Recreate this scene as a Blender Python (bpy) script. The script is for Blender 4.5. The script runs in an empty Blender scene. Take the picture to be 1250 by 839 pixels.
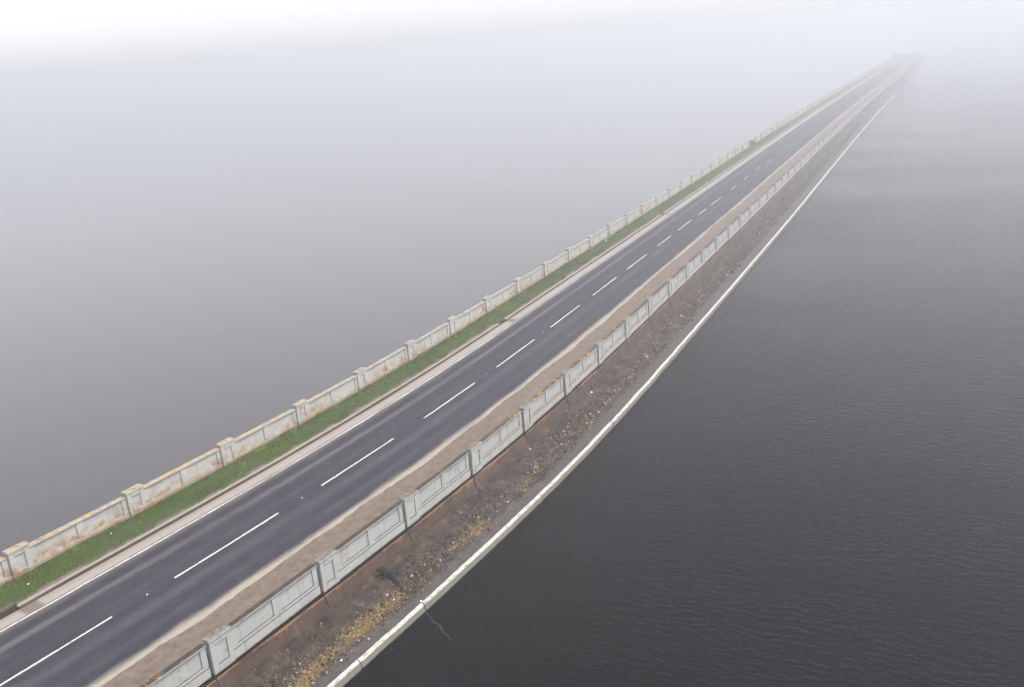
import bpy, bmesh, math, random
import numpy as np
from mathutils import Vector, Matrix, Quaternion
random.seed(7); rng = np.random.default_rng(11)
sc = bpy.context.scene
COL = sc.collection
R = math.radians

# ------------------------------------------------------------------ the road's centre line (metres)
STEP = 0.5
SG = np.arange(-60.0, 760.0, STEP)
KN = [-60.0, -33.75, 0.0, 22.5, 45.0, 90.0, 135.0, 290.0, 310.0, 760.0]
KV = [-0.0005, -0.00092, -0.00184, -0.00418, -0.00005, -0.00016, 0.00009, 0.00009, -0.00007, -0.00007]
TH0, X0, Y0 = 0.57538, -16.33765, 31.01941
_k = np.interp(SG, KN, KV)
TH = np.cumsum(_k) * STEP
TH += TH0 - np.interp(0, SG, TH)
CX = np.cumsum(np.sin(TH)) * STEP; CY = np.cumsum(np.cos(TH)) * STEP
CX += X0 - np.interp(0, SG, CX); CY += Y0 - np.interp(0, SG, CY)
S_END = 600.0

def P(s, o, z):
    t = np.interp(s, SG, TH)
    return np.interp(s, SG, CX) + o*np.cos(t), np.interp(s, SG, CY) - o*np.sin(t), z
def V(s, o, z=0.0):
    a = P(s, o, z); return Vector((float(a[0]), float(a[1]), float(a[2])))
def head(s): return float(np.interp(s, SG, TH))
_ks = np.arange(-100.0, 900.0, 1.0)
_ko = np.convolve(np.interp(_ks, [-20, 3, 30, 70, 110, 305, 600], [7.78, 7.88, 8.04, 8.27, 8.42, 8.35, 8.3]), np.ones(31)/31, 'same')
def kerb_o(s): return np.interp(s, _ks[40:-40], _ko[40:-40])

# ------------------------------------------------------------------ node helper
class NT:
    def __init__(s, name):
        s.m = bpy.data.materials.new(name); s.m.use_nodes = True
        s.t = s.m.node_tree; s.p = s.t.nodes['Principled BSDF']
        s.p.inputs['Specular IOR Level'].default_value = 0.25
        s.p.inputs['Roughness'].default_value = 0.9
    def n(s, ty, **kw):
        x = s.t.nodes.new(ty)
        for k, v in kw.items(): setattr(x, k, v)
        return x
    def put(s, sock, v):
        if isinstance(v, bpy.types.NodeSocket): s.t.links.new(v, sock)
        elif hasattr(sock.default_value, '__len__') and not hasattr(v, '__len__'): sock.default_value = [v]*len(sock.default_value)
        elif hasattr(sock.default_value, '__len__') and len(v) == 3 and len(sock.default_value) == 4: sock.default_value = (*v, 1)
        else: sock.default_value = v
    def math(s, op, a, b=0.0, c=0.0, clamp=False):
        x = s.n('ShaderNodeMath', operation=op, use_clamp=clamp)
        for i, v in enumerate((a, b, c)): s.put(x.inputs[i], v)
        return x.outputs[0]
    def ramp(s, v, a, b, lo=0.0, hi=1.0):
        x = s.n('ShaderNodeMapRange', interpolation_type='SMOOTHSTEP'); x.clamp = True
        for i, q in enumerate((v, a, b, lo, hi)): s.put(x.inputs[i], q)
        return x.outputs[0]
    def mix(s, f, a, b, mode='MIX'):
        x = s.n('ShaderNodeMix', data_type='RGBA', blend_type=mode)
        s.put(x.inputs[0], f); s.put(x.inputs[6], a); s.put(x.inputs[7], b)
        return x.outputs[2]
    def noise(s, vec, scale, detail=4, rough=0.6, col=False, dist=0.0):
        x = s.n('ShaderNodeTexNoise'); s.put(x.inputs['Vector'], vec)
        x.inputs['Scale'].default_value = scale; x.inputs['Detail'].default_value = detail
        x.inputs['Roughness'].default_value = rough; x.inputs['Distortion'].default_value = dist
        return x.outputs['Color' if col else 'Fac']
    def voro(s, vec, scale, out='Distance', feature='F1'):
        x = s.n('ShaderNodeTexVoronoi', feature=feature); s.put(x.inputs['Vector'], vec); x.inputs['Scale'].default_value = scale
        return x.outputs[out]
    def uv(s): return s.n('ShaderNodeTexCoord').outputs['UV']
    def obj(s): return s.n('ShaderNodeTexCoord').outputs['Object']
    def pos(s): return s.n('ShaderNodeNewGeometry').outputs['Position']
    def sep(s, v):
        x = s.n('ShaderNodeSeparateXYZ'); s.put(x.inputs[0], v); return x.outputs
    def scl(s, v, sx, sy, sz=1.0):
        x = s.n('ShaderNodeMapping'); s.put(x.inputs['Vector'], v); x.inputs['Scale'].default_value = (sx, sy, sz); return x.outputs[0]
    def attr(s, name):
        x = s.n('ShaderNodeAttribute'); x.attribute_name = name; return x.outputs['Fac']
    def cramp(s, f, stops):
        x = s.n('ShaderNodeValToRGB'); e = x.color_ramp.elements
        while len(e) < len(stops): e.new(0.5)
        for i, (p, c) in enumerate(stops): e[i].position = p; e[i].color = (*c, 1)
        s.put(x.inputs[0], f); return x.outputs[0]
    def bump(s, h, dist, strength=1.0):
        x = s.n('ShaderNodeBump'); s.put(x.inputs['Height'], h); x.inputs['Distance'].default_value = dist
        s.put(x.inputs['Strength'], strength)
        s.t.links.new(x.outputs[0], s.p.inputs['Normal'])
    def base(s, c): s.put(s.p.inputs['Base Color'], c)

def m_asphalt():
    N = NT('asphalt'); uv = N.uv(); S, O, _ = N.sep(uv)
    c = N.cramp(N.noise(uv, 7, 6, .75), [(.30, (.0075, .0068, .0125)), (.70, (.028, .026, .038))])
    c = N.mix(N.ramp(N.noise(uv, 0.22, 4), .35, .7, 0, .3), c, (.024, .023, .029))
    c = N.mix(N.math('MULTIPLY', N.ramp(N.noise(N.scl(uv, .05, 2.2), 1.0, 4), .5, .75), .18), c, (.060, .057, .065))
    c = N.mix(N.ramp(N.noise(N.scl(uv, .5, 1), 1.6, 6, .75), .46, .70, 0, .4), c, (.062, .058, .066))
    streak = N.math('ADD', N.noise(N.scl(uv, .10, 1.5), 1.0, 5, .65), N.math('MULTIPLY_ADD', N.noise(N.scl(uv, 1, 2.5), 3.0, 4, .8), .5, -.25))
    for o0, w, a in ((-2.12, .36, .55), (.86, .55, .24), (-.75, .35, .10), (2.1, .35, .12)):
        d = N.math('ABSOLUTE', N.math('SUBTRACT', O, o0))
        f = N.math('MULTIPLY', N.ramp(d, w, 0.02), N.ramp(streak, .30, .62, a*.35, a))
        c = N.mix(f, c, (.135, .126, .132))
    wob = N.math('MULTIPLY_ADD', N.noise(N.scl(uv, .35, 1.0), 1.0, 6, .7), .55, -.28)
    e = N.math('ADD', O, wob)
    c = N.mix(N.ramp(e, 2.72, 3.2, 0, .88), c, N.mix(N.noise(uv, 3, 5), (.37, .325, .265), (.26, .225, .18)))
    c = N.mix(N.math('MULTIPLY', N.ramp(N.math('SUBTRACT', wob, O), 2.75, 3.35), .45), c, (.20, .17, .15))
    sp = N.voro(uv, 1.6)
    c = N.mix(N.ramp(sp, .030, .015, 0, .8), c, (.5, .48, .46))
    # longitudinal paving seam
    d = N.math('ABSOLUTE', N.math('ADD', O, N.math('MULTIPLY_ADD', N.noise(N.scl(uv, .3, .01), 1, 3), .12, -.16)))
    c = N.mix(N.ramp(d, .025, .005, 0, .35), c, (.016, .015, .019))
    N.base(c); N.p.inputs['Roughness'].default_value = .82
    N.bump(N.noise(uv, 60, 3), .004)
    return N.m

def m_paint():
    N = NT('road_paint'); uv = N.uv()
    w = N.ramp(N.noise(uv, 7, 6, .75), .36, .52)
    N.base(N.mix(w, (.20, .195, .20), (.58, .57, .54))); return N.m

def m_gutter():
    N = NT('gutter_concrete'); uv = N.uv(); S, O, _ = N.sep(uv)
    c = N.mix(N.noise(N.scl(uv, .7, 3), 2, 6, .7), (.20, .176, .155), (.35, .318, .285))
    n = N.noise(N.scl(uv, .12, 5), 1, 4)
    c = N.mix(N.ramp(N.math('ABSOLUTE', N.math('ADD', O, 3.45)), .035, .012, 0, .6), c, (.15, .11, .09))
    c = N.mix(N.ramp(N.math('ADD', N.math('MULTIPLY', O, -1), N.math('MULTIPLY', n, .5)), 4.02, 4.45, 0, .8), c, (.20, .15, .12))
    for ds in (-1.0, 40.3, 84.4):
        f = N.ramp(N.math('ADD', N.math('ABSOLUTE', N.math('SUBTRACT', S, ds)), N.math('MULTIPLY_ADD', N.noise(uv, 3, 4), .5, -.25)), .55, .25, 0, .75)
        c = N.mix(f, c, (.10, .07, .055))
    N.base(c); N.bump(N.noise(uv, 25, 4), .008); return N.m

def m_kerb():
    N = NT('kerb_stone'); uv = N.uv(); S, O, _ = N.sep(uv)
    c = N.mix(N.ramp(N.noise(N.scl(uv, .8, 4), 2, 6, .7), .25, .5), (.115, .092, .076), (.25, .215, .185))
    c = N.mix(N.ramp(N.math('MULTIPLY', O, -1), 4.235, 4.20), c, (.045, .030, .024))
    N.base(c); N.bump(N.noise(uv, 20, 4), .01); return N.m

def m_verge():
    N = NT('verge_soil'); uv = N.uv(); S, O, _ = N.sep(uv)
    c = N.cramp(N.noise(uv, 4, 7, .75), [(.3, (.075, .055, .045)), (.55, (.16, .125, .105)), (.75, (.27, .225, .20))])
    g = N.mix(N.noise(uv, 2.5, 5), (.020, .038, .004), (.045, .075, .008))
    e = N.math('ADD', N.math('MULTIPLY', O, -1), N.math('MULTIPLY_ADD', N.noise(N.scl(uv, .8, 1.2), 1, 5, .7), .9, -.45))
    c = N.mix(N.ramp(e, 4.52, 4.80), c, g)
    N.base(c); N.bump(N.noise(uv, 14, 6), .04); return N.m

def m_grass():
    N = NT('grass_blade'); a = N.attr('tint'); pos = N.pos()
    c = N.cramp(a, [(0, (.030, .056, .0003)), (.5, (.105, .160, .0005)), (.85, (.225, .250, .003)), (1, (.36, .32, .10))])
    c = N.mix(N.ramp(N.noise(pos, .55, 4), .5, .68, 0, .6), c, (.13, .140, .012))
    c = N.mix(N.ramp(N.noise(pos, .25, 2), .62, .5, 0, .35), c, (.030, .066, .0005))
    N.base(c); N.p.inputs['Roughness'].default_value = .6; return N.m

def m_shoulder():
    N = NT('shoulder_dirt'); uv = N.uv(); S, O, _ = N.sep(uv)
    c = N.cramp(N.noise(uv, 2.2, 8, .7), [(.28, (.085, .061, .046)), (.5, (.140, .105, .080)), (.72, (.20, .156, .122))])
    c = N.mix(N.ramp(N.noise(N.scl(uv, .12, 1), 1, 4), .5, .7, 0, .35), c, (.185, .145, .118))
    c = N.mix(N.ramp(N.math('ADD', O, N.math('MULTIPLY', N.noise(N.scl(uv, .7, 1), 2, 4), .4)), 5.15, 5.4, 0, .75), c, (.085, .068, .05))
    c = N.mix(N.ramp(N.voro(uv, 4.5), .06, .03, 0, .35), c, (.36, .32, .29))
    N.base(c); N.bump(N.noise(uv, 18, 6, .7), .03); return N.m

def m_bank():
    N = NT('bank_concrete'); uv = N.uv(); S, O, _ = N.sep(uv)
    n1 = N.noise(N.scl(uv, .6, 1.1), 1.3, 8, .75)
    c = N.cramp(n1, [(.32, (.008, .005, .004)), (.45, (.028, .0185, .013)), (.57, (.060, .041, .029)), (.70, (.135, .098, .073))])
    c = N.mix(N.ramp(N.noise(N.scl(uv, 1.6, .35), 1.2, 5), .52, .7, 0, .6), c, (.018, .013, .012))
    rb = N.math('ABSOLUTE', N.math('SUBTRACT', N.math('ADD', O, N.math('MULTIPLY_ADD', N.noise(N.scl(uv, .5, .5), 1, 4), .6, -.3)), 7.0))
    c = N.mix(N.ramp(rb, .42, .12, 0, .75), c, N.mix(N.noise(uv, 9, 4, .8), (.010, .008, .007), (.085, .065, .055)))
    # rusty soil on the upper strip, dark damp strip beside the kerb
    ru = N.ramp(N.math('SUBTRACT', O, N.math('MULTIPLY_ADD', N.noise(N.scl(uv, 1.2, 1), 1.5, 5, .7), .22, -.11)), 5.46, 5.41)
    c = N.mix(N.math('MULTIPLY', ru, N.ramp(N.noise(N.scl(uv, .35, 2), 1.6, 5), .38, .58, .10, .9)), c, N.mix(N.noise(uv, 6, 4), (.27, .125, .050), (.21, .135, .065)))
    c = N.mix(N.ramp(O, 5.335, 5.30, 0, .9), c, (.013, .010, .009))  # shade of the recess under the wall, painted in as a dark colour
    c = N.mix(N.math('MULTIPLY', N.ramp(O, 5.62, 5.55), N.ramp(O, 5.40, 5.47, 0, .6)), c, N.mix(N.noise(N.scl(uv, 1, 3), 2.5, 5, .7), (.040, .024, .018), (.125, .068, .042)))
    c = N.mix(N.ramp(N.noise(N.scl(uv, .9, .9), .9, 3), .62, .72, 0, .5), c, (.1248, .0984, .0816))
    gs = N.ramp(N.math('ADD', O, N.math('MULTIPLY_ADD', N.noise(uv, 1.5, 5), .3, -.15)), 7.28, 7.5)
    c = N.mix(N.math('MULTIPLY', gs, .55), c, N.mix(N.noise(uv, 5, 5), (.0648, .0600, .0600), (.1008, .0960, .0960)))
    # joints between the cast slabs
    fr = N.math('FRACT', N.math('DIVIDE', N.math('ADD', S, 1.9), 5.718))
    jd = N.math('ABSOLUTE', N.math('SUBTRACT', fr, N.math('MULTIPLY_ADD', N.noise(N.scl(uv, .01, 1), 2, 3), .006, .497)))
    c = N.mix(N.math('MULTIPLY', N.ramp(jd, .0055, .003), N.ramp(O, 5.75, 5.8, 0, .85)), c, (.0086, .0067, .0062))
    c = N.mix(N.ramp(N.voro(uv, 5), .05, .03, 0, .5), c, (.1824, .1632, .1440))
    N.base(c); N.bump(N.noise(uv, 9, 8, .75), .05); return N.m

def m_beam():
    N = NT('kerb_beam'); uv = N.uv(); ps = N.n('ShaderNodeNewGeometry'); nz = N.sep(ps.outputs['Normal'])[2]; z = N.sep(ps.outputs['Position'])[2]
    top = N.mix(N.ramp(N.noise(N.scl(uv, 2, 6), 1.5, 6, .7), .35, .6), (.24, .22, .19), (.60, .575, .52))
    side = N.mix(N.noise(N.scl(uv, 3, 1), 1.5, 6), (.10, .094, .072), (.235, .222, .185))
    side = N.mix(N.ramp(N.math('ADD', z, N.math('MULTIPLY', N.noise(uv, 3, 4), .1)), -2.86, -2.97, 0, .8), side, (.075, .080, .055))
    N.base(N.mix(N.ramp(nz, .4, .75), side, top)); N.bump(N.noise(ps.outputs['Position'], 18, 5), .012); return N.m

def m_wall(name, warm, cap=False):
    """painted concrete: dirt and lichen settled on the ledges and along the foot"""
    N = NT(name); g = N.n('ShaderNodeNewGeometry'); pos = g.outputs['Position']; nz = N.sep(g.outputs['Normal'])[2]; ob = N.obj(); z = N.sep(ob)[2]
    if warm: a, b, d = (.32, .305, .28), (.49, .475, .445), (.18, .145, .115)
    else: a, b, d = (.295, .297, .286), (.445, .447, .434), (.18, .176, .163)
    c = N.mix(N.noise(pos, 1.1, 6, .65), a, b)
    near0 = N.n('ShaderNodeVectorMath', operation='DISTANCE'); N.put(near0.inputs[0], pos); near0.inputs[1].default_value = tuple(V(34, 5.4, 0))
    c = N.mix(N.ramp(N.noise(N.scl(pos, 2.6, 2.6, .35), 1, 6, .7), .52, .72, 0, .55 if warm else .28), c, d)
    c = N.mix(N.ramp(N.noise(pos, 16, 4, .8), .62, .75, 0, .35), c, d)
    if warm:
        f = N.ramp(N.math('ADD', z, N.math('MULTIPLY_ADD', N.noise(N.scl(pos, 1, 1, .8), 2.2, 5, .7), .55, -.28)), .34, .14, 0, .9)
        c = N.mix(f, c, N.mix(N.noise(pos, 3, 5), (.20, .135, .085), (.36, .29, .23)))
        r = N.math('MULTIPLY', N.ramp(N.noise(pos, .23, 2), .40, .55), N.ramp(N.noise(N.scl(pos, 1.2, 1.2, 1.6), 1.4, 5, .7), .46, .56))
        c = N.mix(N.math('MULTIPLY', r, N.ramp(z, .8, .3, 0, .85)), c, (.27, .135, .05))
        c = N.mix(N.ramp(N.noise(N.scl(pos, 1.5, 1.5, 1), 2.2, 5, .75), .56, .68, 0, .6), c, (.27, .235, .19))
        c = N.mix(N.ramp(N.noise(N.scl(pos, 5, 5, .25), 1.3, 4, .7), .60, .70, 0, .55), c, (.17, .15, .125))
    else:
        f = N.ramp(N.math('ADD', z, N.math('MULTIPLY_ADD', N.noise(pos, 2.5, 5, .7), .30, -.15)), .10, 0.0, 0, .8)
        c = N.mix(f, c, (.24, .19, .145))
        c = N.mix(N.ramp(N.noise(N.scl(pos, 4, 4, .22), 1.3, 4, .7), .53, .68, 0, .7), c, (.215, .205, .185))
        c = N.mix(N.math('MULTIPLY', N.ramp(N.noise(pos, 1.7, 5, .75), .55, .66), N.ramp(N.noise(pos, .15, 2), .4, .55, .25, .9)), c, (.245, .232, .205))
        rs = N.math('MULTIPLY', N.ramp(near0.outputs['Value'], 17, 8), N.ramp(N.math('ABSOLUTE', N.math('SUBTRACT', z, N.math('MULTIPLY_ADD', N.noise(pos, 2, 4), .12, .40))), .07, .02))
        c = N.mix(N.math('MULTIPLY', rs, N.ramp(N.noise(pos, 1.3, 4, .7), .42, .55, 0, .9)), c, (.33, .19, .05))
    near = N.n('ShaderNodeVectorMath', operation='DISTANCE'); N.put(near.inputs[0], pos); near.inputs[1].default_value = tuple(V(*((6, -6.2, 1) if warm else (31, 5.4, 0))))
    li = N.math('MAXIMUM', N.ramp(N.noise(pos, .33, 3, .6), .60, .70), N.ramp(near.outputs['Value'], 22 if warm else 14, 8 if warm else 6))
    if warm: led = N.mix(N.ramp(N.noise(pos, 3, 5, .7), .35, .62), (.15, .125, .10), (.34, .305, .26))
    else: led = N.mix(N.ramp(N.noise(pos, 5, 5, .7), .45, .75), (.030, .024, .020), (.105, .082, .062))
    if cap: led = N.mix(N.ramp(N.noise(pos, 5, 5, .7), .35, .65), (.095, .078, .062), (.205, .172, .142)); li = 0.0
    led = N.mix(N.math('MULTIPLY', N.ramp(N.noise(pos, 3.5, 5, .75), .50, .58), li), led, (.43, .265, .035) if warm else (.34, .19, .035))
    c = N.mix(N.ramp(nz, .45, .8), c, led)
    N.base(c); N.bump(N.noise(pos, 22, 6, .7), .012); N.p.inputs['Roughness'].default_value = .85
    return N.m

def m_chip(name, stops):
    N = NT(name); N.base(N.cramp(N.attr('tint'), stops)); return N.m

def m_plain(name, a, b, scale=6, bump=.01, rough=.85):
    N = NT(name); o = N.pos(); N.base(N.mix(N.noise(o, scale, 6, .7), a, b)); N.bump(N.noise(o, scale*3, 4), bump)
    N.p.inputs['Roughness'].default_value = rough; return N.m

def m_water(name, strength, col, spec):
    N = NT(name); pos = N.pos()
    N.base(col); N.p.inputs['Roughness'].default_value = .07
    N.p.inputs['IOR'].default_value = 1.33; N.p.inputs['Specular Tint'].default_value = (.90, .93, 1, 1); N.p.inputs['Specular IOR Level'].default_value = spec
    rot = N.n('ShaderNodeMapping'); N.put(rot.inputs['Vector'], pos); rot.inputs['Rotation'].default_value = (0, 0, R(24))
    w = N.scl(rot.outputs[0], .65, 1.7)
    h = N.math('ADD', N.math('MULTIPLY', N.noise(w, 2.1, 3, .55, dist=.4), 1.0), N.math('MULTIPLY', N.noise(w, 5.5, 2, .5), .38))
    patch = N.ramp(N.noise(N.scl(rot.outputs[0], .5, 1.2), .05, 4, .6), .32, .66, .35, 1.2)
    N.bump(h, .075, N.math('MULTIPLY', patch, strength)); return N.m

M = dict(asphalt=m_asphalt(), paint=m_paint(), gutter=m_gutter(), kerb=m_kerb(), verge=m_verge(), grass=m_grass(), shoulder=m_shoulder(),
         bank=m_bank(), beam=m_beam(), wallr=m_wall('grey_wall_concrete', False), capr=m_wall('grey_cap_concrete', False, True), walll=m_wall('stained_wall_concrete', True),
         water=m_water('open_water', .8, (.0006, .0004, .001), .10), calm=m_water('sheltered_water', .22, (.046, .044, .048), 1.0),  # left sheet's paler base colour makes up for brighter mist and sky reflection
         bed=m_plain('lake_bed', (.03, .028, .025), (.05, .045, .04)),
         iron=m_plain('tarred_bar', (.018, .014, .013), (.05, .035, .028), 9),
         soil=m_plain('slot_shade', (.028, .021, .018), (.085, .068, .055), 9, .04),  # dark tone for the drain troughs, painted as the shade inside the slots
         wood=m_plain('wet_wood', (.006, .005, .004), (.034, .026, .022), 7, .03),
         white=m_plain('white_plastic', (.74, .74, .72), (.82, .82, .80), 5, .002, .5),
         black=m_plain('black_band', (.02, .02, .02), (.04, .04, .04)),
         grey=m_plain('weathered_post', (.13, .125, .115), (.26, .25, .23), 6),
         leaf=m_chip('shrub_leaf', [(0, (.025, .035, .022)), (1, (.075, .085, .05))]),
         chip=m_chip('rubble_chip', [(0, (.012, .008, .006)), (.45, (.072, .049, .034)), (.78, (.20, .150, .105)), (.95, (.37, .31, .24)), (1, (.52, .49, .43))]),
         litter=m_chip('dry_leaf', [(0, (.06, .038, .018)), (.35, (.15, .10, .045)), (.7, (.27, .19, .08)), (.92, (.36, .25, .06)), (.97, (.52, .36, .015)), (1, (.45, .19, .03))]))

# ------------------------------------------------------------------ object helpers
def link(name, me, mat=None, parent=None):
    if mat: me.materials.append(mat)
    o = bpy.data.objects.new(name, me); COL.objects.link(o)
    if parent: o.parent = parent
    return o
def tag(o, label=None, cat=None, group=None, kind=None):
    if label: o['label'] = label
    if cat: o['category'] = cat
    if group: o['group'] = group
    if kind: o['kind'] = kind
    return o
def empty(name, loc, rz=0):
    o = bpy.data.objects.new(name, None); COL.objects.link(o); o.location = loc; o.rotation_euler = (0, 0, rz)
    o.empty_display_size = .3; return o
def npmesh(name, v, f, uvs=None, tint=None, smooth=False):
    """v (n,3); f (m,k) with k constant"""
    me = bpy.data.meshes.new(name); v = np.asarray(v, np.float32); f = np.asarray(f, np.int32); k = f.shape[1]
    me.vertices.add(len(v)); me.vertices.foreach_set('co', v.ravel())
    me.loops.add(f.size); me.loops.foreach_set('vertex_index', f.ravel())
    me.polygons.add(len(f)); me.polygons.foreach_set('loop_start', np.arange(0, f.size, k, dtype=np.int32))
    me.polygons.foreach_set('use_smooth', np.full(len(f), smooth))
    if uvs is not None:
        l = me.uv_layers.new(name='UVMap'); l.data.foreach_set('uv', np.asarray(uvs, np.float32)[f.ravel()].ravel())
    if tint is not None:
        a = me.attributes.new('tint', 'FLOAT', 'POINT'); a.data.foreach_set('value', np.asarray(tint, np.float32))
    me.update(calc_edges=True); me.validate(); return me
def ribbon(name, s, prof, mat, parent=None, smooth=False, split=True):
    """sheet along the road: prof(s) -> list of (o, z) arrays; each strip keeps its own vertices so edges stay crisp"""
    s = np.asarray(s, float); cols = [(np.broadcast_to(o, s.shape), np.broadcast_to(z, s.shape)) for o, z in prof(s)]
    vs, fs, us = [], [], []; n = len(s)
    for (o1, z1), (o2, z2) in zip(cols[:-1], cols[1:]):
        b = sum(len(x) for x in vs)
        for o, z in ((o1, z1), (o2, z2)):
            x, y, _ = P(s, o, 0); vs.append(np.stack([x, y, z], 1)); us.append(np.stack([s, o], 1))
        i = np.arange(n-1)
        fs.append(np.stack([b+i, b+n+i, b+n+i+1, b+i+1], 1))
    return link(name, npmesh(name, np.concatenate(vs), np.concatenate(fs), np.concatenate(us), smooth=smooth), mat, parent)
def sr(a, b, d=1.0): return np.linspace(a, b, max(2, int(round((b-a)/d))+1))
def noise1(s, seed, amp, *scales):
    r = np.random.default_rng(seed); out = np.zeros_like(s)
    for L in scales:
        k = np.arange(s.min()-L, s.max()+2*L, L); out += np.interp(s, k, r.normal(0, 1, len(k))) * amp * L / max(scales)
    return out
def box(bm, x0, x1, y0, y1, z0, z1, bev=.012):
    r = bmesh.ops.create_cube(bm, size=1)['verts']
    for v in r: v.co = Vector(((x0+x1)/2+v.co.x*(x1-x0), (y0+y1)/2+v.co.y*(y1-y0), (z0+z1)/2+v.co.z*(z1-z0)))
    if bev:
        es = list({e for v in r for e in v.link_edges}); bmesh.ops.bevel(bm, geom=es, offset=bev, segments=1, affect='EDGES')
def bmobj(name, bm, mat, parent=None):
    me = bpy.data.meshes.new(name); bm.to_mesh(me); bm.free(); return link(name, me, mat, parent)
def tube(bm, pts, rad, n=7):
    rings = []
    for i, p in enumerate(pts):
        d = (pts[min(i+1, len(pts)-1)] - pts[max(i-1, 0)]).normalized(); q = d.to_track_quat('Z', 'Y'); r = rad[i]
        rings.append([bm.verts.new(p + q @ Vector((r*math.cos(a), r*math.sin(a), 0))) for a in [2*math.pi*k/n for k in range(n)]])
    for a, b in zip(rings[:-1], rings[1:]):
        for k in range(n): bm.faces.new((a[k], a[(k+1) % n], b[(k+1) % n], b[k]))
    bm.faces.new(rings[0][::-1]); bm.faces.new(rings[-1])

# ------------------------------------------------------------------ SETTING: water, road, verge, shoulder, bank
WZ = -3.0
S_ALL = np.concatenate([np.arange(-45, 150, .5), np.arange(150, S_END, 2.0), [S_END]])
def sheet_side(name, sgn, mat):
    q = np.arange(-40, 760, 8.0); x, y, _ = P(q, np.where(q < S_END-4, sgn*5.0, 0.0), 0)
    far = []
    th0, th1 = head(-40), head(752)
    pts = [(-math.sin(th0)*1300+x[0], -math.cos(th0)*1300+y[0])] + list(zip(x, y)) + [(x[-1]+math.sin(th1)*700, y[-1]+math.cos(th1)*700)]
    vs, fs = [], []
    nrm = (math.cos(.55)*sgn, -math.sin(.55)*sgn)
    for a, b in pts: vs.append((a, b, WZ))
    n = len(pts)
    for d in (6, 40, 1300):
        for a, b in pts: vs.append((a+nrm[0]*d, b+nrm[1]*d, WZ))
    for j in range(3):
        for i in range(n-1):
            q = [j*n+i, j*n+i+1, (j+1)*n+i+1, (j+1)*n+i]; fs.append(q if sgn < 0 else q[::-1])
    return tag(link(name, npmesh(name, vs, fs), mat), kind='structure')
sheet_side('water', 1, M['water']); sheet_side('water', -1, M['calm'])
bm = bmesh.new(); box(bm, -1900, 2300, -1900, 2300, -4.6, -4.4, 0); tag(bmobj('lake_bed', bm, M['bed']), kind='structure')

road = tag(ribbon('road', S_ALL, lambda s: [(-3.46, -.02 - .0*s), (0*s, .03+0*s), (3.75, -.02+0*s)], M['asphalt']), kind='structure')
camber = lambda o: .03 - .05*np.abs(o)/3.6
def patch(name, s0, s1, oa, ob, seed, parent, j=.006):
    s = sr(s0, s1, .25) if s1-s0 < 50 else np.concatenate([np.arange(s0, 150, .25), np.arange(150, s1, 1.0)])
    a = oa + noise1(s, seed, j, 1.0, .5); b = ob + noise1(s, seed+1, j, 1.0, .5)
    return ribbon(name, s, lambda q: [(a, camber(a)+.006), (b, camber(b)+.006)], M['paint'], parent)
dashes = [(9*n-6, 9*n) for n in range(-2, 8)] + [(66.9, 71.8), (74.6, 80.2), (83.6, 87.3), (89.8, 95.5)] + [(101.5+9*k, 104.4+9*k) for k in range(44)]
for i, (a, b) in enumerate(dashes):
    if b < S_END: patch('dash_line', a, b, -.05, .05, 100+i, road)
for n, (a, b) in enumerate(((-20, 39.0), (39.0, 83.2), (83.2, S_END))):
    patch('edge_line', a, b, -3.36, -3.275, 50+n, road, .012)

DRAINS = (-1.85, 39.6, 83.8)
def cut(a, b, hw):
    out = []; x = a
    for d in DRAINS: out.append((x, d-hw)); x = d+hw
    return out + [(x, b)]
s = np.concatenate([np.arange(-45, 150, .5), np.arange(150, S_END, 2.0), [S_END]])
tag(ribbon('gutter', s, lambda q: [(-3.44, -.021+0*q), (-3.80, -.045+0*q), (-4.17, -.035+0*q)], M['gutter']), kind='structure')
for a, b in cut(-45, S_END, .55):
    s = sr(a, b, .5); j = noise1(s, 3, .012, 3.0, 1.0)
    tag(ribbon('kerb', s, lambda q: [(-4.165+j, -.06+0*q), (-4.20+j, .085+j*.4), (-4.40+j, .10+j*.6), (-4.43+j, .03+0*q)], M['kerb']), kind='structure')
sv = np.concatenate([np.arange(-45, 120, .4), np.arange(120, S_END, 2.0), [S_END]])
wv = [noise1(sv, 20+i, .016, 2.0, .8) for i in range(5)]
tag(ribbon('verge', sv, lambda q: [(-4.39, .065+wv[0]), (-4.8, .09+wv[1]), (-5.2, .14+wv[2]), (-5.7, .20+wv[3]), (-6.2, .24+wv[4]), (-6.75, .20+0*q), (-7.6, -1.0+0*q), (-9.5, -3.4+0*q)], M['verge'], smooth=True), kind='structure')
# shoulder: ragged inner edge over the asphalt
ss = np.concatenate([np.arange(-45, 130, .12), np.arange(130, S_END, 1.0), [S_END]])
ed = 3.28 + noise1(ss, 31, .07, 9.0) + noise1(ss, 32, .05, 1.6, .5) + noise1(ss, 34, .02, .24)
ws = [noise1(ss, 40+i, .014, 1.5, .5) for i in range(4)]
tag(ribbon('shoulder', ss, lambda q: [(ed, -.008+0*q), (ed+.06, .022+ws[0]*.3), (4.2, .035+ws[1]), (4.8, .06+ws[2]), (5.13, .11+ws[3])], M['shoulder'], smooth=True), kind='structure')
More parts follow.
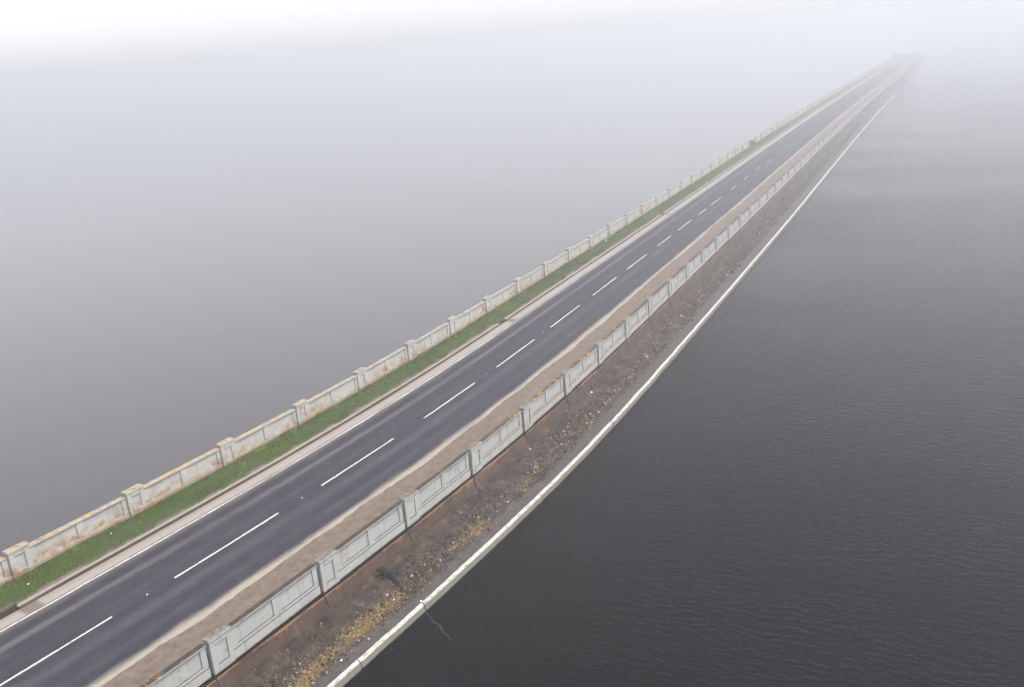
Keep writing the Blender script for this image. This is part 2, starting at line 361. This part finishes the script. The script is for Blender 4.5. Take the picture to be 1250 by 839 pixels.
# embankment below the grey wall, up to the notch
S_N = 306.0
sb = np.concatenate([np.arange(-45, 130, .3), np.arange(130, S_N, 1.5), [S_N]])
wb = [noise1(sb, 60+i, .03, 2.4, .9, .3) for i in range(6)]
def bank_prof(q):
    k = kerb_o(q)
    return [(5.12, -.90+0*q), (5.13, -1.24+0*q), (5.28+wb[5]*.5, -1.27+wb[4]*.5), (5.355+wb[5]*.4, -1.165+wb[0]*.35), (5.435+wb[1]*.5, -1.185+wb[0]*.35), (5.47+wb[1]*.5, -1.36+wb[2]*.4), (5.56+wb[3]*.2, -1.65+0*q),
            (5.565+wb[3]*.2, -1.70+0*q), (6.3, -1.95+wb[4]*.6), (6.85, -2.22+wb[2]*.8), (7.35, -2.48+wb[0]*.6), (k-.02, -2.69+0*q), (k+.03, -3.4+0*q)]
tag(ribbon('embankment', sb, bank_prof, M['bank']), kind='structure')
# notch wall and the wider stub behind it
s2 = sr(S_N-.5, 372, 1.0); s3 = sr(371, S_END, 2.0)
tag(ribbon('notch_bank', s2, lambda q: [(5.10, -.9+0*q), (5.6, -1.2+0*q), (5.9, -3.5+0*q)], M['bank']), kind='structure')
tag(ribbon('stub_bank', s3, lambda q: [(5.10, -.9+0*q), (7.4, -1.9+0*q), (7.9, -3.5+0*q)], M['bank']), kind='structure')
for name, s, pr in (('bank_end', S_N, [(5.26, -.9), (5.77, -1.66), (8.35, -2.69)]), ('stub_end', 371, [(5.1, -.9), (7.4, -1.9), (7.9, -2.9)])):
    me = bpy.data.meshes.new(name); top = [V(s, o, z) for o, z in pr]; bot = [V(s, o, -3.5) for o, z in pr]; n = len(pr)
    me.from_pydata([tuple(p) for p in top+bot], [], [(i, i+1, n+i+1, n+i) for i in range(n-1)]); me.update()
    tag(link(name, me, M['bank']), kind='structure')
# white kerb beam at the waterline, cast in lengths with open joints
joints = [-30, -12.5, -4, 4.75, 8.95, 17.0, 29.4, 41.6, 53.8, 66, 80, 96, 112, 130, 150, 172, 196, 222, 250, 278, S_N]
for i, (a, b) in enumerate(zip(joints[:-1], joints[1:])):
    s = sr(a+.02, b-.02, .35 if a < 120 else 2); j = noise1(s, 70+i, .016, 1.2, .5, .35); dz = random.uniform(-.012, .012)
    def pr(q, j=j, dz=dz):
        k = kerb_o(q)
        return [(k-.03, -2.80+0*q), (k-.01+j, -2.655+dz+j*.3), (k+.095+j*1.3, -2.662+dz+j*.3), (k+.155+j*1.1, -2.73+dz+j*.5), (k+.25+j*.5, -3.12+0*q)]
    o = ribbon('kerb', s, pr, M['beam']); tag(o, kind='structure')
    bm = bmesh.new(); bm.from_mesh(o.data)   # close the ends
    for q in (s[0], s[-1]):
        k = float(kerb_o(q)); bm.faces.new([bm.verts.new(V(q, k+d, z)) for d, z in ((-.03, -2.8), (-.01, -2.657+dz), (.095, -2.664+dz), (.155, -2.73+dz), (.25, -3.12), (-.03, -3.12))])
    bm.to_mesh(o.data); bm.free()

# ------------------------------------------------------------------ stuff: grass, rubble, dry leaves
def tri_field(name, s, o, z, size, height, lean, mat, tint, flat=False):
    n = len(s); x, y, _ = P(s, o, 0); a = rng.uniform(0, 2*np.pi, n); c = np.stack([x, y, z], 1)
    d = np.stack([np.cos(a), np.sin(a), 0*a], 1) * size[:, None]
    if flat:    # small tilted chips: a flattened irregular tetrahedron each
        e = np.stack([-np.sin(a), np.cos(a), rng.uniform(-.3, .3, n)], 1) * (size*rng.uniform(.5, 1, n))[:, None]
        top = np.stack([rng.uniform(-.3, .3, n)*size, rng.uniform(-.3, .3, n)*size, height], 1)
        v = np.stack([c+d, c-d*.6+e, c-d*.7-e, c+top], 1).reshape(-1, 3); i = np.arange(n)*4
        f = np.concatenate([np.stack([i, i+1, i+3], 1), np.stack([i+1, i+2, i+3], 1), np.stack([i+2, i, i+3], 1)])
        t = np.repeat(tint, 4)
    else:
        b = rng.uniform(0, 2*np.pi, n)
        top = np.stack([np.cos(b)*lean, np.sin(b)*lean, height], 1)
        v = np.stack([c+d, c-d, c+top], 1).reshape(-1, 3); f = np.arange(n*3).reshape(-1, 3); t = np.repeat(tint, 3)
    return link(name, npmesh(name, v, f, tint=t), mat)
def gz(o): return np.interp(-o, [4.39, 4.8, 5.2, 5.7, 6.2], [.065, .09, .14, .20, .24])
gs, go = [], []
for a, b, dens in ((-9, 20, 1100), (20, 60, 560), (60, 110, 260), (110, 180, 110)):
    n = int((b-a)*1.7*dens); gs.append(rng.uniform(a, b, n)); go.append(-rng.uniform(4.42, 6.14, n))
gs = np.concatenate(gs); go = np.concatenate(go)
cl = noise1(np.arange(0, 1, .5), 1, 1, 1.0)  # noqa
edge = 4.60 + .16*np.sin(gs*1.7) * np.sin(gs*.53+1) + .12*np.sin(gs*4.1+2)
keep = rng.uniform(0, 1, len(gs)) < 1/(1+np.exp(-(-go-edge)/.07)); gs, go = gs[keep], go[keep]
clump = .5+.5*np.sin(gs*2.3+np.sin(go*5)*1.5)*np.sin(go*6.1+gs*.9)
far = np.clip(gs/60, 0, 2)
h = (rng.uniform(.025, .075, len(gs)) * (.6+.8*clump)) * (1+.3*far); h *= np.where(-go > 5.85, 1.5, 1)
tint = np.clip(rng.normal(.42, .17, len(gs)) + .12*(clump-.5) + (rng.uniform(0, 1, len(gs)) > .985)*.5, 0, 1)
for k in range(420):   # taller tufts, mostly along the foot of the wall
    q = int(rng.integers(9, 26)); s0 = rng.uniform(-8, 120); o0 = -(6.12-abs(rng.normal(0, .22))) if k % 3 else -rng.uniform(4.7, 6.0); f0 = min(s0/60, 2) if s0 > 0 else 0
    gs = np.append(gs, rng.normal(s0, .09, q)); go = np.append(go, np.minimum(-4.5, np.maximum(-6.15, rng.normal(o0, .06, q))))
    h = np.append(h, rng.uniform(.10, .26, q)); far = np.append(far, np.full(q, f0)); tint = np.append(tint, np.clip(rng.normal(rng.choice([.55, .8, .97]), .06, q), 0, 1))
tag(tri_field('grass', gs, go, gz(go)-.01, rng.uniform(.008, .018, len(gs))*(1+.8*far), h, h*rng.uniform(.3, 1.1, len(gs)), M['grass'], tint),
    'green grass verge between the pale stained wall and the gutter', 'grass', kind='stuff')
def bankz(o): return np.interp(o, [5.27, 5.40, 5.47, 5.56, 5.57, 6.3, 6.85, 7.35, 8.0], [-1.25, -1.18, -1.36, -1.65, -1.70, -1.95, -2.22, -2.48, -2.69])
# rubble band
parts = []
for a, b, n in ((-4, 30, 34000), (30, 70, 30000), (70, 130, 18000), (130, 210, 8000)):
    s = rng.uniform(a, b, n); k = .5+.5*np.sin(s*.9)*np.sin(s*.37+1)
    o = 6.98 + rng.normal(0, .27, n) - .10*k
    w = rng.uniform(0, 1, n) < (.25+.75*k); parts.append((s[w], o[w]))
    s = rng.uniform(a, b, n//12); parts.append((s, rng.uniform(5.4, 7.6, n//12)))
s = np.concatenate([p[0] for p in parts]); o = np.clip(np.concatenate([p[1] for p in parts]), 5.4, 7.62); far = np.clip(s/70, 0, 2)
sz = rng.lognormal(-3.7, .5, len(s))*(1+.7*far)
tag(tri_field('rubble', s, o, bankz(o)-.004, sz, sz*rng.uniform(.5, 1.2, len(s)), 0, M['chip'], rng.beta(.75, 1.35, len(s)), True), 'scattered stones and washed-up debris on the sloping concrete bank', 'rubble', kind='stuff')
# yellow leaf patches
parts = []
for s0, o0, ls, lo, n in ((1.2, 7.15, 1.0, .15, 2600), (2.6, 7.1, .6, .17, 1700), (4.2, 7.05, .5, .13, 700), (5.9, 7.02, .55, .18, 1900), (7.2, 7.02, .7, .17, 1400), (8.3, 7.1, .4, .14, 350), (13.2, 7.05, .5, .13, 450), (14.7, 7.1, .6, .16, 1300), (19.6, 7.1, .6, .14, 420), (22.5, 7.05, .9, .13, 330), (27.5, 7.05, .8, .12, 240), (31, 7.1, 1.2, .12, 160), (-1.5, 7.1, 1.0, .15, 1500), (10.5, 7.1, .8, .15, 160)):
    parts.append((rng.normal(s0, ls, n), rng.normal(o0, lo, n)))
s = np.concatenate([p[0] for p in parts]); o = np.clip(np.concatenate([p[1] for p in parts]), 6.3, 7.6)
sz = rng.lognormal(-3.75, .4, len(s))
tag(tri_field('dry_leaves', s, o, bankz(o)+.008, sz, sz*.7, 0, M['litter'], rng.beta(1.1, 1.2, len(s)), True), 'yellow and ochre dead leaves drifted along the concrete bank', 'leaf litter', kind='stuff')
# soil and pebbles in the dark gap under the grey wall
n = 9000; s = rng.uniform(-5, 70, n); o = rng.uniform(5.16, 5.36, n); sz = rng.lognormal(-3.9, .4, n)
tag(tri_field('wall_foot_soil', s, o, np.full(n, -1.25)+rng.uniform(0, .05, n), sz, sz*.9, 0, M['chip'], rng.beta(1.1, 3.2, n), True), 'dark crumbled soil in the gap under the grey wall', 'soil', kind='stuff')
# moss and dead leaves along the back of the grey wall
n = 9000; s = rng.uniform(-5, 90, n); o = 5.13-np.abs(rng.normal(0, .10, n)); sz = rng.lognormal(-4.0, .4, n)*(1+np.clip(s/70, 0, 2)*.4)
tag(tri_field('shoulder_litter', s, o, .10-(5.13-o)*.15, sz, sz, 0, M['litter'], rng.beta(1.0, 2.6, n), True), 'brown dead leaves caught along the back of the grey wall', 'leaf litter', kind='stuff')

# ------------------------------------------------------------------ the two parapet walls
def make_pillar(h, wd, mat, root, deep, bar_cap):
    bm = bmesh.new(); hb = h-.15
    box(bm, 0, wd, -deep, .012, 0, hb)
    for a in ((.0, .24), (wd-.24, wd)): box(bm, a[0]+.002, a[1]-.002, .005, .062, .002, hb-.002, .01)
    box(bm, .24, wd-.24, .005, .060, .004, .32, .01); box(bm, .24, wd-.24, .005, .060, hb-.17, hb-.004, .01)
    p = bmobj('pillar', bm, mat, root)
    bm = bmesh.new(); box(bm, -.035, wd+.035, -deep-.045, .095, hb+.045, h, .015); box(bm, -.012, wd+.012, -deep-.02, .074, hb+.001, hb+.047, .006)
    bmobj('cap', bm, M['capr'] if bar_cap else mat, p); return p
def make_panel(L, h, z1, z2, mat, root, deep):
    bm = bmesh.new(); hc = h-.075
    box(bm, 0, L, -deep, -.085, 0, hc-.002, .006)
    box(bm, .001, L-.001, -.092, -.004, .003, z1, .010)
    if z2 > z1: box(bm, .002, L-.002, -.092, -.046, z1-.01, z2, .008)
    for a, b in ((.003, .26), (L/2-.19, L/2+.19), (L-.26, L-.003)): box(bm, a, b, -.092, -.034, z2-.004, hc-.004, .008)
    p = bmobj('panel', bm, mat, root)
    bm = bmesh.new(); box(bm, -.004, L+.004, -deep-.03, .015, hc, h, .014); bmobj('coping', bm, mat, p); return p
def copy_part(p, root):
    c = p.copy(); COL.objects.link(c); c.parent = root
    for ch in p.children:
        d = ch.copy(); COL.objects.link(d); d.parent = c
    return c
def place(o, s0, s1, off, z, wob=0.0, rev=False):
    a, b = V(s0, off, z), V(s1, off, z); d = b-a
    o.location = a; o.rotation_euler = (random.gauss(0, wob), random.gauss(0, wob*.4), math.atan2(d.y, d.x))
def build_wall(name, label, s0, pitch, n0, n1, off, z, h, hp, z1, z2, mat, deep, wd, bar, flip, skip=lambda k: False):
    root = empty(name, V(s0, off, z)); tag(root, label, 'wall', kind='thing')
    inv = Matrix.Translation(-root.location)
    L = pitch-wd-.075
    p0, q0 = make_pillar(h, wd, mat, root, deep, bar), make_panel(L, hp, z1, z2, mat, root, deep)
    if bar:
        bm = bmesh.new(); tube(bm, [Vector((.035, -y, zz)) for y, zz in ((.03, -.02), (-.06, -.22), (-.115, -.42), (-.175, -.69))], [.026]*4, 6)
        bmobj('drain_bar', bm, M['iron'], p0)
    first = True
    for k in range(n0, n1):
        if skip(k): continue
        s = s0+k*pitch
        p, q = (p0, q0) if first else (copy_part(p0, root), copy_part(q0, root)); first = False
        jit = random.gauss(0, .006)
        place(p, s, s+wd, off+jit, z, .006); place(q, s+wd+.012, s+pitch-.06, off+jit+random.gauss(0, .008), z+random.gauss(0, .006), .006)
        for o in (p, q):
            o.location = o.location - root.location
    return root
# the visible face of both walls looks to the right of the road: local +y must point to the right -> mirror in y by turning 180 deg is not needed, meshes are flipped
def flip_y(root):
    seen = set()
    for o in root.children_recursive:
        if o.type == 'MESH' and o.data.name not in seen:
            seen.add(o.data.name); o.data.transform(Matrix.Scale(-1, 4, (0, 1, 0))); o.data.flip_normals()
wl = build_wall('parapet_wall', 'long pale stained concrete wall behind the green grass verge', -.28, 5.861, -2, 97, -6.19, .20, 1.30, 1.10, .20, .26, M['walll'], .24, .92, False, True)
flip_y(wl)
wr = build_wall('parapet_wall', 'long smooth light grey concrete wall above the sloping bank', .157, 5.718, -2, 97, 5.39, -.96, 1.48, 1.37, .40, .53, M['wallr'], .22, 1.0, True, True)
flip_y(wr)

# ------------------------------------------------------------------ small things
def at(o, s, off, z): o.location = V(s, off, z); o.rotation_euler = (0, 0, math.pi/2-head(s)); return o
for s, lab in zip(DRAINS, ('drain opening in the gutter, the nearest, beside the cream wall end', 'dark drain opening in the gutter midway along the grass verge', 'faint drain opening in the gutter just past the white marker post')):
    r = at(empty('drain_inlet', (0, 0, 0)), s, -4.15, 0); tag(r, lab, 'drain', 'drain openings along the gutter')
    bm = bmesh.new()   # the slot behind the gutter: sunk floor, back and cheeks, coloured dark as shade
    box(bm, -.60, .60, .005, .30, -.40, -.36, 0); box(bm, -.60, .60, .24, .30, -.359, .05); box(bm, -.60, -.54, .006, .239, -.359, .06); box(bm, .54, .60, .006, .239, -.359, .06)
    bmobj('trough', bm, M['soil'], r)
    bm = bmesh.new(); box(bm, -.62, .62, .20, .36, .062, .125, .015); bmobj('hood', bm, M['kerb'], r)
# leftover specks of dash paint in the line's gaps, built as small raised discs
for i, (s, ol) in enumerate(((1.64, 'lowest'), (10.6, 'second'), (28.63, 'third'), (37.65, 'fourth'), (46.9, 'fifth'))):
    bm = bmesh.new(); bmesh.ops.create_cone(bm, cap_ends=True, segments=14, radius1=.034, radius2=.022, depth=.022)
    o = bmobj('paint_speck', bm, M['white']); at(o, s, -.02, .045)
    tag(o, 'small white paint speck in a dashed line gap, %s from the photo bottom' % ol, 'paint speck', 'paint specks along the centre line')
# white marker post on the verge
r = at(empty('marker_post', (0, 0, 0)), 67.65, -5.72, .19); tag(r, 'small white marker post standing in the grass beside the pale wall', 'marker post')
bm = bmesh.new(); box(bm, -.04, .04, -.06, .06, -.05, .60, .012); bmobj('post', bm, M['white'], r)
bm = bmesh.new(); box(bm, -.043, .043, -.063, .063, .42, .50, .004); bmobj('band', bm, M['black'], r)
r = at(empty('wooden_post', (0, 0, 0)), 150.0, -5.75, .19); tag(r, 'grey upright post against the pale wall beside the dark shrub', 'post')
bm = bmesh.new(); tube(bm, [Vector((0, 0, -.1)), Vector((-.02, 0, .7)), Vector((-.05, .01, 1.5))], [.11, .10, .09], 8); bmobj('shaft', bm, M['grey'], r)
bm = bmesh.new(); tube(bm, [Vector((-.05, .01, 1.49)), Vector((-.05, .01, 1.56))], [.12, .10], 8); bmobj('top', bm, M['grey'], r)
def shrub(s, off, z, h, w, label, seed, n=1600):
    r = np.random.default_rng(seed); root = at(empty('shrub', (0, 0, 0)), s, off, z); tag(root, label, 'shrub')
    bm = bmesh.new(); tips = []
    for k in range(9):
        a = r.uniform(0, 6.28); l = r.uniform(.3, .5)*w; e = Vector((math.cos(a)*l, math.sin(a)*l, h*r.uniform(.55, .95))); tips.append(e)
        tube(bm, [Vector((0, 0, -.05)), e*.5+Vector((0, 0, h*.1)), e], [.022, .014, .004], 5)
    bmobj('stem', bm, M['wood'], root)
    t = np.array([tuple(x) for x in tips])[r.integers(0, 9, n)] * r.uniform(.35, 1.05, (n, 1)) + r.normal(0, .10*w, (n, 3)); t[:, 2] = np.clip(t[:, 2], .05, h*1.08)
    d1 = r.normal(0, .035, (n, 3)); d2 = r.normal(0, .035, (n, 3))
    v = np.stack([t-d1, t+d2, t+d1, t-d2], 1).reshape(-1, 3)
    link('foliage', npmesh('foliage', v, np.arange(n*4).reshape(-1, 4), tint=np.repeat(r.uniform(0, 1, n), 4)), M['leaf'], root)
shrub(147.3, -5.85, .2, 1.15, .95, 'small dark shrub growing against the pale wall beside a post', 3)
shrub(516, -5.2, .1, 3.2, 2.2, 'dark shrub at the misty far end of the causeway', 5, 2600)
# gnarled driftwood on the bank and the branch in the water
def branch(name, base, pts, rad, twigs, mat, label, cat, seed):
    r = random.Random(seed); root = empty(name, base); tag(root, label, cat)
    bm = bmesh.new(); tube(bm, [Vector(p) for p in pts], rad, 8)
    for v in bm.verts: v.co += Vector((r.gauss(0, .013), r.gauss(0, .013), r.gauss(0, .010)))
    bmobj('limb', bm, mat, root)
    for (i, d, l) in twigs:
        bm = bmesh.new(); b = Vector(pts[i]); d = Vector(d).normalized(); q = [b]
        for k in range(4): q.append(q[-1] + (d + Vector((r.gauss(0, .35), r.gauss(0, .35), r.gauss(0, .12)))).normalized()*l/4)
        tube(bm, q, [rad[i]*.5, rad[i]*.4, rad[i]*.3, rad[i]*.2, .004], 6); bmobj('twig', bm, mat, root)
    return root
b0 = V(9.0, 5.9, 0)
def rel(s, o, dz): p = V(s, o, float(bankz(o))+dz); return tuple(p - Vector((b0.x, b0.y, 0)))
branch('driftwood', (b0.x, b0.y, 0), [rel(9.05, 5.66, .10), rel(9.12, 5.82, .11), rel(9.10, 6.05, .13), rel(9.2, 6.3, .12), rel(9.05, 6.55, .08), rel(8.95, 6.85, .04), rel(8.9, 7.15, .03)],
       [.09, .17, .20, .17, .10, .05, .02], [(1, (-.6, -.5, .0), .55), (1, (-.9, .2, .05), .35), (2, (-.2, -.9, .02), .40), (2, (.7, .6, .1), .4), (3, (.9, .1, .05), .45), (3, (-.5, -.8, 0), .35), (4, (.8, -.4, .0), .4), (5, (.3, -.9, 0), .3)],
       M['wood'], 'dark gnarled driftwood lying across the concrete bank slab', 'driftwood', 4)
w0 = V(8.6, 8.6, 0)
def wrel(s, o, z): return tuple(V(s, o, z) - Vector((w0.x, w0.y, 0)))
branch('sunken_branch', (w0.x, w0.y, 0), [wrel(8.75, 8.25, -2.9), wrel(8.6, 8.55, -2.97), wrel(8.35, 8.95, -2.985), wrel(8.25, 9.35, -2.985), wrel(7.95, 9.7, -2.99), wrel(7.85, 10.05, -2.995), wrel(7.6, 10.35, -3.0)],
       [.014, .035, .05, .045, .04, .03, .012], [(2, (.5, -.6, .01), .35), (3, (-.6, -.3, .01), .4), (3, (.7, -.1, .01), .3), (4, (.3, -.8, .01), .4), (5, (-.5, -.6, .01), .3)], M['wood'], 'thin dark crooked branch floating in the water by the white kerb', 'branch', 9)
# scraps of litter
def scrap(s, off, z, size, label, seed):
    r = random.Random(seed); bm = bmesh.new(); bmesh.ops.create_icosphere(bm, subdivisions=2, radius=1)
    for v in bm.verts: v.co = Vector((v.co.x*size*r.uniform(.7, 1.15), v.co.y*size*r.uniform(.45, .8), v.co.z*size*r.uniform(.25, .45)))
    o = bmobj('litter_scrap', bm, M['white']); at(o, s, off, z); tag(o, label, 'litter', 'scraps of white litter')
scrap(9.0, 7.86, -2.63, .07, 'crumpled white scrap on the white kerb end by the crack', 1)
scrap(8.2, 7.05, -2.28, .045, 'tiny white scrap among dry leaves below the driftwood', 2)
scrap(4.3, 7.5, -2.5, .06, 'pale scrap beside the kerb below the yellow leaf patch', 3)
scrap(31.6, 5.95, -1.76, .11, 'white scrap on bare bank just under the grey wall', 4)
scrap(-.2, -5.25, .2, .05, 'tiny white scrap in the grass near the nearest drain', 5)
scrap(4.1, -5.65, .25, .045, 'tiny white scrap in the grass under the rust stained wall', 6)

# ------------------------------------------------------------------ air, sky, sun, camera
bm = bmesh.new(); box(bm, -1850, 2250, -1850, 2250, -5.6, 29.0, 0)
m = bpy.data.materials.new('haze'); m.use_nodes = True; nt = m.node_tree; nt.nodes.clear()
pv = nt.nodes.new('ShaderNodeVolumePrincipled'); out = nt.nodes.new('ShaderNodeOutputMaterial'); nt.links.new(pv.outputs[0], out.inputs['Volume'])
pv.inputs['Density'].default_value = 0.0036; pv.inputs['Color'].default_value = (.918, .93, .980, 1); pv.inputs['Anisotropy'].default_value = .58
pv.inputs['Density Attribute'].default_value = ''
tag(bmobj('haze', bm, m), kind='stuff', label='pale mist lying over the water and the causeway', cat='mist')

SUN_EL, SUN_AZ = R(60), R(98)       # azimuth clockwise from +Y
w = bpy.data.worlds.new('World'); sc.world = w; w.use_nodes = True; nt = w.node_tree
sky = nt.nodes.new('ShaderNodeTexSky'); sky.sky_type = 'NISHITA'; sky.sun_disc = False; sky.sun_elevation = SUN_EL; sky.sun_rotation = SUN_AZ
sky.dust_density = 1.15; sky.air_density = 1.0; sky.ozone_density = 1.0
hs = nt.nodes.new('ShaderNodeHueSaturation'); hs.inputs['Saturation'].default_value = .05
bg = nt.nodes['Background']; nt.links.new(sky.outputs[0], hs.inputs['Color']); nt.links.new(hs.outputs[0], bg.inputs[0]); bg.inputs[1].default_value = .072
sun = bpy.data.lights.new('sun', 'SUN'); sun.energy = 1.75; sun.angle = R(30); sun.color = (1, .985, .97)
so = bpy.data.objects.new('sun', sun); COL.objects.link(so)
d = Vector((math.sin(SUN_AZ)*math.cos(SUN_EL), math.cos(SUN_AZ)*math.cos(SUN_EL), math.sin(SUN_EL)))
so.rotation_euler = d.to_track_quat('Z', 'Y').to_euler(); so.location = (0, 0, 60)

cam = bpy.data.cameras.new('camera'); co = bpy.data.objects.new('camera', cam); COL.objects.link(co); sc.camera = co
cam.sensor_width = 36; cam.lens = 1117.03/1250*36; cam.clip_start = .5; cam.clip_end = 9000
pitch, roll = -0.30867, 0.08106
cp, sp, cr, sn = math.cos(pitch), math.sin(pitch), math.cos(roll), math.sin(roll)
r0, u0, f = Vector((1, 0, 0)), Vector((0, -sp, cp)), Vector((0, cp, sp))
rt, up = r0*cr-u0*sn, r0*sn+u0*cr
mw = Matrix((rt, up, -f)).transposed().to_4x4(); mw.translation = (0, 0, 19.7027); co.matrix_world = mw

v = sc.view_settings; v.view_transform = 'Standard'; v.look = 'None'; v.exposure = 1.72; v.gamma = 1.0; v.use_curve_mapping = False
sc.render.engine = 'CYCLES'; c = sc.cycles; c.volume_bounces = 3; c.max_bounces = 8; c.use_denoising = True; c.use_adaptive_sampling = False
